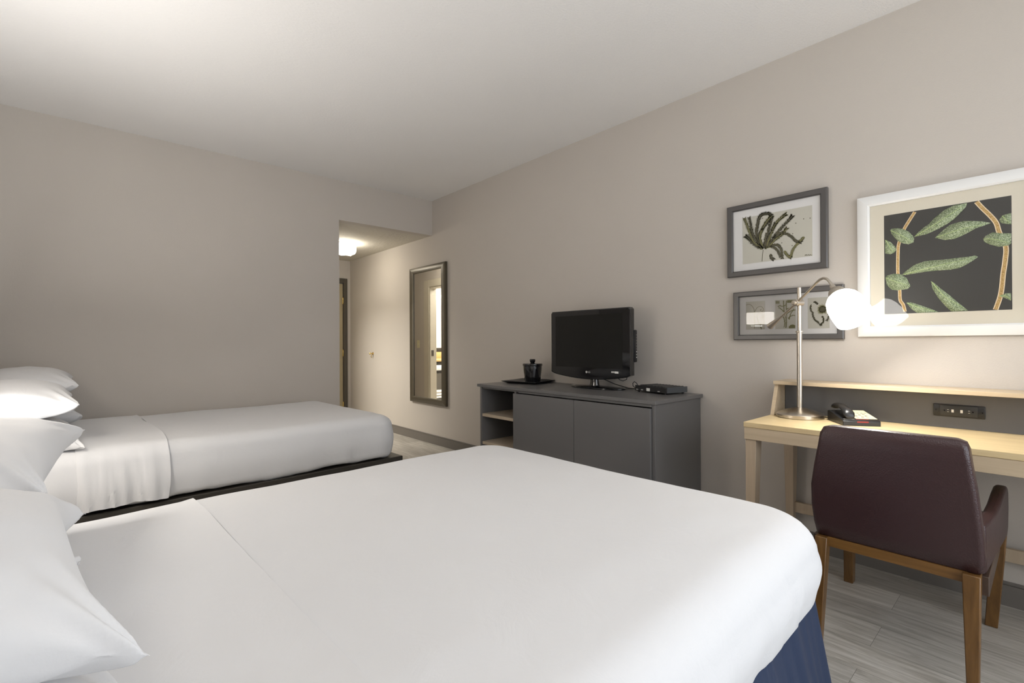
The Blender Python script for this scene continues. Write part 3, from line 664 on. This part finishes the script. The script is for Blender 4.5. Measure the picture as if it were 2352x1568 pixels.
# telephone
PR = radians(37)
t = thing('telephone', 'black desk telephone with cream keypad face and red label', 'telephone', (2.603, .634, .748), radians(-55)); t.scale = (.92, .92, .92)
# local: x to the right along the front edge, y towards the back
m = MB()
m.prism([(0, 0, 0), (0, .19, 0), (0, .19, .052), (0, .17, .056), (0, .01, .030), (0, 0, .022)], (.165, 0, 0)); m.build('phone_base', M_black, t, world=False, bevel=.003)
sl = math.atan((.056-.030)/.16); MR = Matrix.Translation((0, .01, .030)) @ Matrix.Rotation(sl, 4, 'X')
m = MB(); m.box((.066, .012, .0), (.160, .158, .0022), .001, 1, M=MR); fp = m.build('face_plate', M_cream, t, world=False)
for r in range(4):
    for c in range(3):
        m = MB(); m.box((.078+c*.022, .035+r*.016, .0022), (.090+c*.022, .043+r*.016, .0042), .0008, 1, M=MR); m.build('key', M_keys if (r+c) % 2 else M_cream, fp, world=False)
for c in range(5):
    m = MB(); m.box((.072+c*.017, .104, .0022), (.082+c*.017, .109, .0032), 0, M=MR); m.build('speed_key', M_keys, fp, world=False)
for c in range(4):
    m = MB(); m.box((.074+c*.021, .022, .0022), (.085+c*.021, .026, .0030), 0, M=MR); m.build('function_key', M_keys, fp, world=False)
m = MB(); m.box((.062, -.0006, .0165), (.112, .0015, .0235), 0); m.box((.062, .003, .0), (.118, .009, .0012), 0, M=MR); m.build('red_label', M_red, t, world=False)
m = MB(); m.box((.008, .002, 0), (.056, .008, .0012), 0, M=MR); m.build('clear_strip', M_silver, t, world=False)
m = MB()
secs = []
for k in range(13):
    s = k/12; y = -.002+.176*s; e = abs(s-.5)*2; zc = .028+.010*(1-e**2)*1.2+(.0 if e < .6 else -.012*(e-.6)/.4); wd = .021+.006*max(0, e-.45)/.55; th = .011+.006*max(0, e-.4)/.6
    if k in (0, 12): wd *= .75; th *= .6
    secs.append([MR @ Vector((.034+wd*cos(2*pi*j/16), y, zc+th*sin(2*pi*j/16))) for j in range(16)])
m.loft(secs); m.build('handset', M_black, t, world=False, angle=60)
m = MB(); m.tube([(.01, .188, .012), (.02, .225, .006), (.01, .27, .004), (-.03, .31, .004), (-.07, .345, .004)], .0028, 8); m.build('cord', M_black, t, world=False)

# ---------------------------------------------------------------- chair
t = thing('desk_chair', 'oxblood leather desk armchair with brown wooden legs tucked under the desk', 'chair', (2.38, .37, 0))
def rrect(cx, cy, hx, hy, z, r=.018, n=5):
    o = []
    for qx, qy, a0 in ((1, 1, 0), (-1, 1, 90), (-1, -1, 180), (1, -1, 270)):
        for k in range(n):
            a = radians(a0+90*k/(n-1)); o.append((cx+qx*(hx-r)+r*cos(a), cy+qy*(hy-r)+r*sin(a), z))
    return o
lv = [(.383, 2.112, .368, .150), (.390, 2.104, .369, .212), (.405, 2.094, .370, .231), (.45, 2.082, .3715, .2355), (.52, 2.062, .3735, .2355), (.60, 2.040, .3740, .2300), (.68, 2.018, .3690, .2185), (.76, 1.996, .3635, .2045), (.805, 1.984, .3605, .1975), (.826, 1.980, .359, .190), (.832, 1.984, .358, .172)]
m = MB(); secs = []
for z, x, cy_, hy in lv:
    th = .034 if .39 < z < .82 else .022
    secs.append(rrect(x+.034, cy_, th, hy, z + 0, .016))
m.rings(secs); bk = m.build('backrest', M_leather, t, angle=50)
for y0, y1, s in ((.138, .174, -1), (.566, .602, 1)):
    prof = [(2.125, .392), (2.58, .398), (2.612, .425), (2.628, .50), (2.622, .565), (2.600, .588), (2.560, .590), (2.50, .578), (2.42, .556), (2.33, .545), (2.22, .548), (2.115, .556)]
    m = MB(); vs = m.prism([(x, y0, z) for x, z in prof], (0, y1-y0, 0))
    for v in vs: v.co.y += s*.030*max(0, (v.co.x-2.10)/.5)
    o = m.build('arm', M_leather, t, angle=40, bevel=.012); o.modifiers['bevel'].segments = 3
m = MB(); m.box((2.13, .152, .395), (2.645, .596, .468), .02, 3); m.build('seat', M_leather, t)
m = MB(); m.box((2.098, .178, .362), (2.122, .566, .399), .002, 1); m.build('rear_rail', M_walnuty, t)
m = MB(); m.box((2.62, .155, .335), (2.645, .60, .394), .002, 1); m.build('front_rail', M_walnuty, t)
M_apron = wood('dark_brown_rail', (.045, .028, .02), (.075, .045, .03), 'X', .4)
for y in (.130, .594):
    m = MB(); m.box((2.12, y, .330), (2.63, y+.022, .391), .002, 1); m.build('side_rail', M_apron, t)
def cleg(top, zt, foot):
    (x0, x1, y0, y1), (x2, x3, y2, y3) = top, foot
    secs = [[(x2, y2, 0), (x3, y2, 0), (x3, y3, 0), (x2, y3, 0)]]
    secs.append([(x2*.3+x0*.7, y2*.25+y0*.75, zt*.72), (x3*.3+x1*.7, y2*.25+y0*.75, zt*.72), (x3*.3+x1*.7, y3*.25+y1*.75, zt*.72), (x2*.3+x0*.7, y3*.25+y1*.75, zt*.72)])
    secs.append([(x0, y0, zt), (x1, y0, zt), (x1, y1, zt), (x0, y1, zt)])
    m = MB(); m.rings(secs); return m.build('leg', M_walnut, t, bevel=.003)
cleg((2.078, 2.130, .146, .190), .398, (2.035, 2.070, .149, .176))
cleg((2.078, 2.130, .560, .600), .398, (2.035, 2.070, .572, .600))
cleg((2.60, 2.655, .112, .152), .398, (2.685, 2.728, .142, .180))
cleg((2.60, 2.655, .598, .638), .398, (2.685, 2.728, .620, .656))
# ---------------------------------------------------------------- beds
def rr_outline(x0, x1, y0, y1, rc, n_c=10, n_l=70, n_w=46):
    """rounded rectangle in plan, counter-clockwise, same count whatever its size"""
    rc = max(min(rc, (x1-x0)/2-1e-3, (y1-y0)/2-1e-3), .001); o = []
    def line(a, b, n): return [(a[0]+(b[0]-a[0])*k/n, a[1]+(b[1]-a[1])*k/n) for k in range(n)]
    def arc(cx, cy, a0): return [(cx+rc*cos(radians(a0+90*k/n_c)), cy+rc*sin(radians(a0+90*k/n_c))) for k in range(n_c)]
    o += line((x0+rc, y0), (x1-rc, y0), n_l) + arc(x1-rc, y0+rc, -90)
    o += line((x1, y0+rc), (x1, y1-rc), n_w) + arc(x1-rc, y1-rc, 0)
    o += line((x1-rc, y1), (x0+rc, y1), n_l) + arc(x0+rc, y1-rc, 90)
    o += line((x0, y1-rc), (x0, y0+rc), n_w) + arc(x0+rc, y0+rc, 180)
    return o
def fn(x, y, z, s=1): return noise.noise(Vector((x*s, y*s, z*s)))
def topwob(x, y, seed):
    return .007*fn(x*2.0+seed, y*2.0, 4)+.0022*fn(x*6+y*3, y*7+seed, 5)
def sidewob(x, y, z, seed, fade):
    q = x+y
    hd = max(0, 1-abs(x-.5)/.5)     # more creases near the folded band
    foot = max(0, 1-abs(x-2.0)/.45)
    return ((fn(q*9+seed, z*1.2, seed)*.5+fn(q*22+seed+z*3, z*1.6, seed+3)*.25)*.020*fade**1.3
            + fn(q*30+z*2, z*2+seed, 7)*.017*hd*fade + abs(fn(q*20+z*5, z*1.5+seed, 9))*.010*foot*fade)
def bed_cover(L, W, zb, zt, seed, rc=.12, rt=.09, rb=.05, hem=.012, pleat=.35, low=None):
    """sheeted mattress: rings of plan outlines, inset and height"""
    prof = []
    for k in range(5): a = radians(90*k/4); prof.append((rb*(1-sin(a))*.9, zb+rb*(1-cos(a))))
    z0, z1 = zb+rb, zt-rt
    for k in range(1, 10): s = k/10; prof.append((-.010*sin(pi*s), z0+(z1-z0)*s))
    for k in range(9): a = radians(90*k/8); prof.append((rt*(1-cos(a))*1.05, z1+rt*sin(a)*(.97)))
    for k in range(1, 24): d = rt*1.05+(W/2-.01-rt*1.05)*(k/23)**1.1; prof.append((d, zt-.0027*0+rt*(-.03)+.008*min(1, k/6)))
    m = MB(); rings = []
    for ri, (d, z) in enumerate(prof):
        o = rr_outline(d, L-d, d, W-d, max(rc-d*.6, .02)); row = []
        side = z < z1+.02
        for (x, y) in o:
            zz = z; nx, ny = 0, 0
            cx = min(max(x, rc), L-rc); cy = min(max(y, rc), W-rc); v = Vector((x-cx, y-cy))
            if v.length > 1e-6 and d < .12: nx, ny = v.normalized()
            if side or d < rt*1.1:
                fade = max(0, min(1, (zt-z)/(zt-zb)))
                q = (x*1.0+y*1.0)
                wr = sidewob(x, y, z, seed, fade)
                x += nx*wr; y += ny*wr
            if ri < 6:
                f = (6-ri)/6
                zz += hem*f*(fn(x*5+seed, y*5, 1.3)+.6*fn(x*14, y*14+seed, 2.2))
                if low: zz += low(x, y)*f
            if d > .02:
                zz += topwob(x, y, seed)
            row.append((x, y, zz))
        rings.append(row)
    m.rings(rings); return m
def fold_band(xa, xb, W, zb, zt, seed, rt=.09, off=.007, th=.007, wavy=1.0):
    """turned-down sheet: a strip over the bed from side to side, with a rolled edge"""
    sec = []; ztop = zt-.003
    n1 = 14
    for k in range(n1): s = k/n1; sec.append((-.010*sin(pi*s)-off, zb+(zt-rt-zb)*s, -1, 0))
    for k in range(9): a = radians(90*k/8); sec.append((rt*1.05-(rt*1.05+off)*cos(a), zt-rt+(rt*.97+off)*sin(a), -cos(a), sin(a)))
    n2 = 50
    for k in range(1, n2): y_ = rt*1.05+(W-2.1*rt)*k/n2; sec.append((y_, zt-.03*rt+off+.008*min(1, (min(y_, W-y_)-rt*1.05)/.16), 0, 1))
    for k in range(9): a = radians(90*(8-k)/8); sec.append((W-rt*1.05+(rt*1.05+off)*cos(a), zt-rt+(rt*.97+off)*sin(a), cos(a), sin(a)))
    for k in range(n1-1, -1, -1): s = k/n1; sec.append((W+.010*sin(pi*s)+off, zb+(zt-rt-zb)*s, 1, 0))
    nx = 30; m = MB(); top = []; bot = []
    for i in range(nx+1):
        u = i/nx; rt_ = []; rb_ = []
        for (y, z, ny, nz) in sec:
            fade = max(0, min(1, (zt-z)/(zt-zb))) if abs(ny) > .3 else 0
            x = xa+(xb-xa)*u
            x += (.012*fn(y*3+seed, z*3, u*.5)+.010*fade*sin(z*9+seed))*wavy
            wr = sidewob(x, max(0, min(W, y)), z, seed, fade)+(fn(x*24+seed, z*1.5+y*.3, 1)*.015+fn(x*55+z*4, z*2, seed)*.009+.007)*fade**.8*wavy*(1 if ny < 0 else .2)
            edge = .004*max(0, (u-.92)/.08)
            top_off = wr+edge; b_off = wr*.9-th
            hemz = .010*fn(x*9+seed, y, 2)*(1 if fade > .9 else 0)
            dz = topwob(x, y, seed)*max(0, nz)
            rt_.append((x, y+ny*top_off, z+nz*top_off+dz+hemz)); rb_.append((x, y+ny*b_off, z+nz*b_off+dz+hemz))
        top.append(rt_); bot.append(rb_)
    rings = [[*top[i], *reversed(bot[i])] for i in range(nx+1)]
    m.rings(rings); return m
def _unused(par, L0, W, z1, xoff):
    m = MB(); m.box((xoff, -.02, .05), (xoff+.05, W+.02, z1), .01, 2); m.build('headboard', M_frame_dark, par, world=False)

# far bed: dark platform
Lb = 2.13; HXB = -.415
def bedloc(yfoot, xfoot, rz): return (xfoot-Lb*cos(rz), yfoot-Lb*sin(rz), 0)
RZ2 = radians(2.6); W2 = 1.40
t = thing('bed', 'farther white made bed on a dark wood platform against the far wall', 'bed', bedloc(3.232, 1.745, RZ2), RZ2)
bed_far = t
m = MB(); m.box((.0, .0, .205), (Lb+.045, W2-.0, .295), .004, 1); m.box((.06, .10, 0), (Lb-.12, W2-.1, .204)); m.build('platform_frame', M_frame_dark, t, world=False)
m = bed_cover(Lb, W2, .300, .612, 3.1, rc=.11); m.build('mattress_with_sheet', M_linen, t, world=False, angle=180)
m = fold_band(.36, .735, W2, .318, .612, 3.1, wavy=1.2); m.build('turned_down_sheet', M_linen2, t, world=False, angle=50)
m = MB(); m.box((-.045, -.02, .02), (-.003, W2+.02, .965), .008, 2); m.build('headboard', M_frame_dark, t, world=False)

# near bed: navy skirt
RZ1 = radians(2.0); W1 = 1.60
t = thing('bed', 'nearer white made bed with a navy bed skirt, in front of the other', 'bed', bedloc(.462, 1.735, RZ1), RZ1)
bed_near = t
def corner_low(x, y):  # the sheet pulls up around the near foot corner and hangs lower along the side
    s = max(0, 1-abs(x-(Lb-.02))/.5)*max(0, 1-y/.5)
    return .0*s
m = bed_cover(Lb, W1, .325, .610, 8.7, rc=.15, rt=.10, rb=.075, low=corner_low); m.build('mattress_with_sheet', M_linen, t, world=False, angle=180)
m = fold_band(.30, .725, W1, .345, .610, 8.7, rt=.10, off=.005, wavy=.6); m.build('turned_down_sheet', M_linen2, t, world=False, angle=50)
m = MB(); m.box((.05, .06, .10), (Lb-.09, W1-.09, .325), .01, 1); m.build('box_spring', M_navy, t, world=False)
m = MB(); rings = []
for k in range(13):
    s = k/12; z = .004+(.372-.004)*s; row = []
    o = rr_outline(.02+.02*s, Lb+.030-.05*s, -.026+.048*s, W1+.026-.048*s, .07, n_c=16, n_l=190, n_w=150)
    for i, (x, y) in enumerate(o):
        cx = min(max(x, .09), Lb-.09); cy = min(max(y, .09), W1-.09); v = Vector((x-cx, y-cy)); v = v.normalized() if v.length > 1e-6 else Vector((0, 0))
        q = x+y*1.0 if v.x*v.y >= 0 else x-y
        a = (fn((x+y)*9, z*.6, .3)*1.5+fn((x+y)*23+z*1.5, z*1.2, 2)*.9+fn((x+y)*55+z*4, z*2, 5)*.3)*.016*(1-s*.55)
        dz = 0
        cd = sqrt((x-(Lb-.03))**2+(y-.03)**2)
        row.append((x+v.x*a, y+v.y*a, z))
    rings.append(row)
m.rings(rings, cap0=False, cap1=True); m.build('bed_skirt', M_navy, t, world=False, angle=180)
for x, y in ((.12, .12), (Lb-.12, .12), (.12, W1-.12), (Lb-.12, W1-.12)):
    m = MB(); m.lathe([(.02, 0), (.02, .10)], (x, y, 0), 12); m.build('leg', M_black, t, world=False)
m = MB(); m.box((-.045, -.02, .02), (-.003, W1+.02, .965), .008, 2); m.build('headboard', M_frame_dark, t, world=False)

# ---------------------------------------------------------------- pillows
def pillow_mesh(Lp, D, Th, seed, ear=.10, puff=.42, n=56):
    m = MB(); g = {}
    for side in (1, -1):
        for i in range(n+1):
            for j in range(n+1):
                if side == -1 and (i in (0, n) or j in (0, n)): g[side, i, j] = g[1, i, j]; continue
                # denser sampling at the edges
                u = sin((i/n-.5)*pi); v = sin((j/n-.5)*pi)
                x = D/2*u*(1-ear*(1-abs(v)**3.5)*abs(u)**2); y = Lp/2*v*(1-ear*.6*(1-abs(u)**3)*abs(v)**2)
                h = max(0, (1-u*u))**puff*max(0, (1-v*v))**puff
                z = side*Th/2*h
                cu = abs(u*v)
                # creases running in from the corners
                ang = math.atan2(abs(v)-1.15, abs(u)-1.15); rr = sqrt((abs(u)-1.15)**2+(abs(v)-1.15)**2)
                cr = sin(ang*17+seed*3)*max(0, 1-rr/.95)*.009*(1 if h > .05 else h/.05)
                z += side*cr+.007*fn(x*7+seed*5, y*7, seed)*h+.004*fn(x*17+seed, y*17, seed*2)*h
                # flutter of the seam
                if h < .3: z += .006*fn(x*13+seed*9, y*13, 3)*(1-h/.3)
                g[side, i, j] = m.bm.verts.new((x, y, z))
    for side in (1, -1):
        for i in range(n):
            for j in range(n):
                q = [g[side, i, j], g[side, i+1, j], g[side, i+1, j+1], g[side, i, j+1]]
                if side < 0: q.reverse()
                try: m.bm.faces.new(q)
                except ValueError: pass
    return m
def pillow(name, label, c, rot, Lp, D, Th, seed, group, sag=0, ear=.10):
    m = pillow_mesh(Lp, D, Th, seed, ear)
    for v in m.bm.verts:
        v.co.z += sag*((2*v.co.y/Lp)**2*.6+(2*v.co.x/D)**2*.4)
    o = m.build(name, M_linen2, None, angle=180)
    o.location = c; o.rotation_euler = rot
    return props(o, label, 'pillow', group)
NG, FG = 'pillows on the nearer bed', 'pillows on the farther bed'
pillow('pillow', 'lower pillow of the near stack on the nearer bed, under the foreground pillow', (-.205, 1.06, .673), (0, 0, radians(5)), .60, .46, .115, 1.3, NG, .004)
pillow('pillow', 'large foreground white pillow, topmost at the bottom left of the photo', (-.212, 1.062, .814), (radians(2.0), radians(2), radians(5)), .66, .50, .205, 2.2, NG, -.052, .22)
pillow('pillow', 'lower pillow of the far stack on the nearer bed, mostly hidden', (-.29, 1.72, .688), (0, 0, radians(-3)), .56, .42, .135, 3.1, NG, -.012)
pillow('pillow', 'grey-shaded upper pillow of the far stack on the nearer bed', (-.252, 1.72, .852), (radians(4), radians(0), radians(-5.5)), .62, .46, .19, 4.4, NG, -.004, .13)
pillow('pillow', 'lower pillow of the near stack on the farther bed, its white corner on the sheet', (-.235, 3.48, .688), (0, radians(3), radians(3)), .64, .46, .165, 5.2, FG, -.045, .13)
pillow('pillow', 'bright white upper pillow of the near stack on the farther bed', (-.250, 3.53, .856), (0, radians(2), radians(3)), .64, .45, .205, 6.6, FG, -.015, .13)
pillow('pillow', 'lower pillow by the far wall on the farther bed, mostly hidden', (-.245, 4.19, .70), (0, radians(-2), radians(3)), .64, .46, .18, 7.1, FG, -.005, .13)
pillow('pillow', 'grey-shaded upper pillow by the far wall on the farther bed', (-.255, 4.18, .898), (radians(2), radians(0), radians(3)), .63, .45, .205, 8.3, FG, .005, .14)
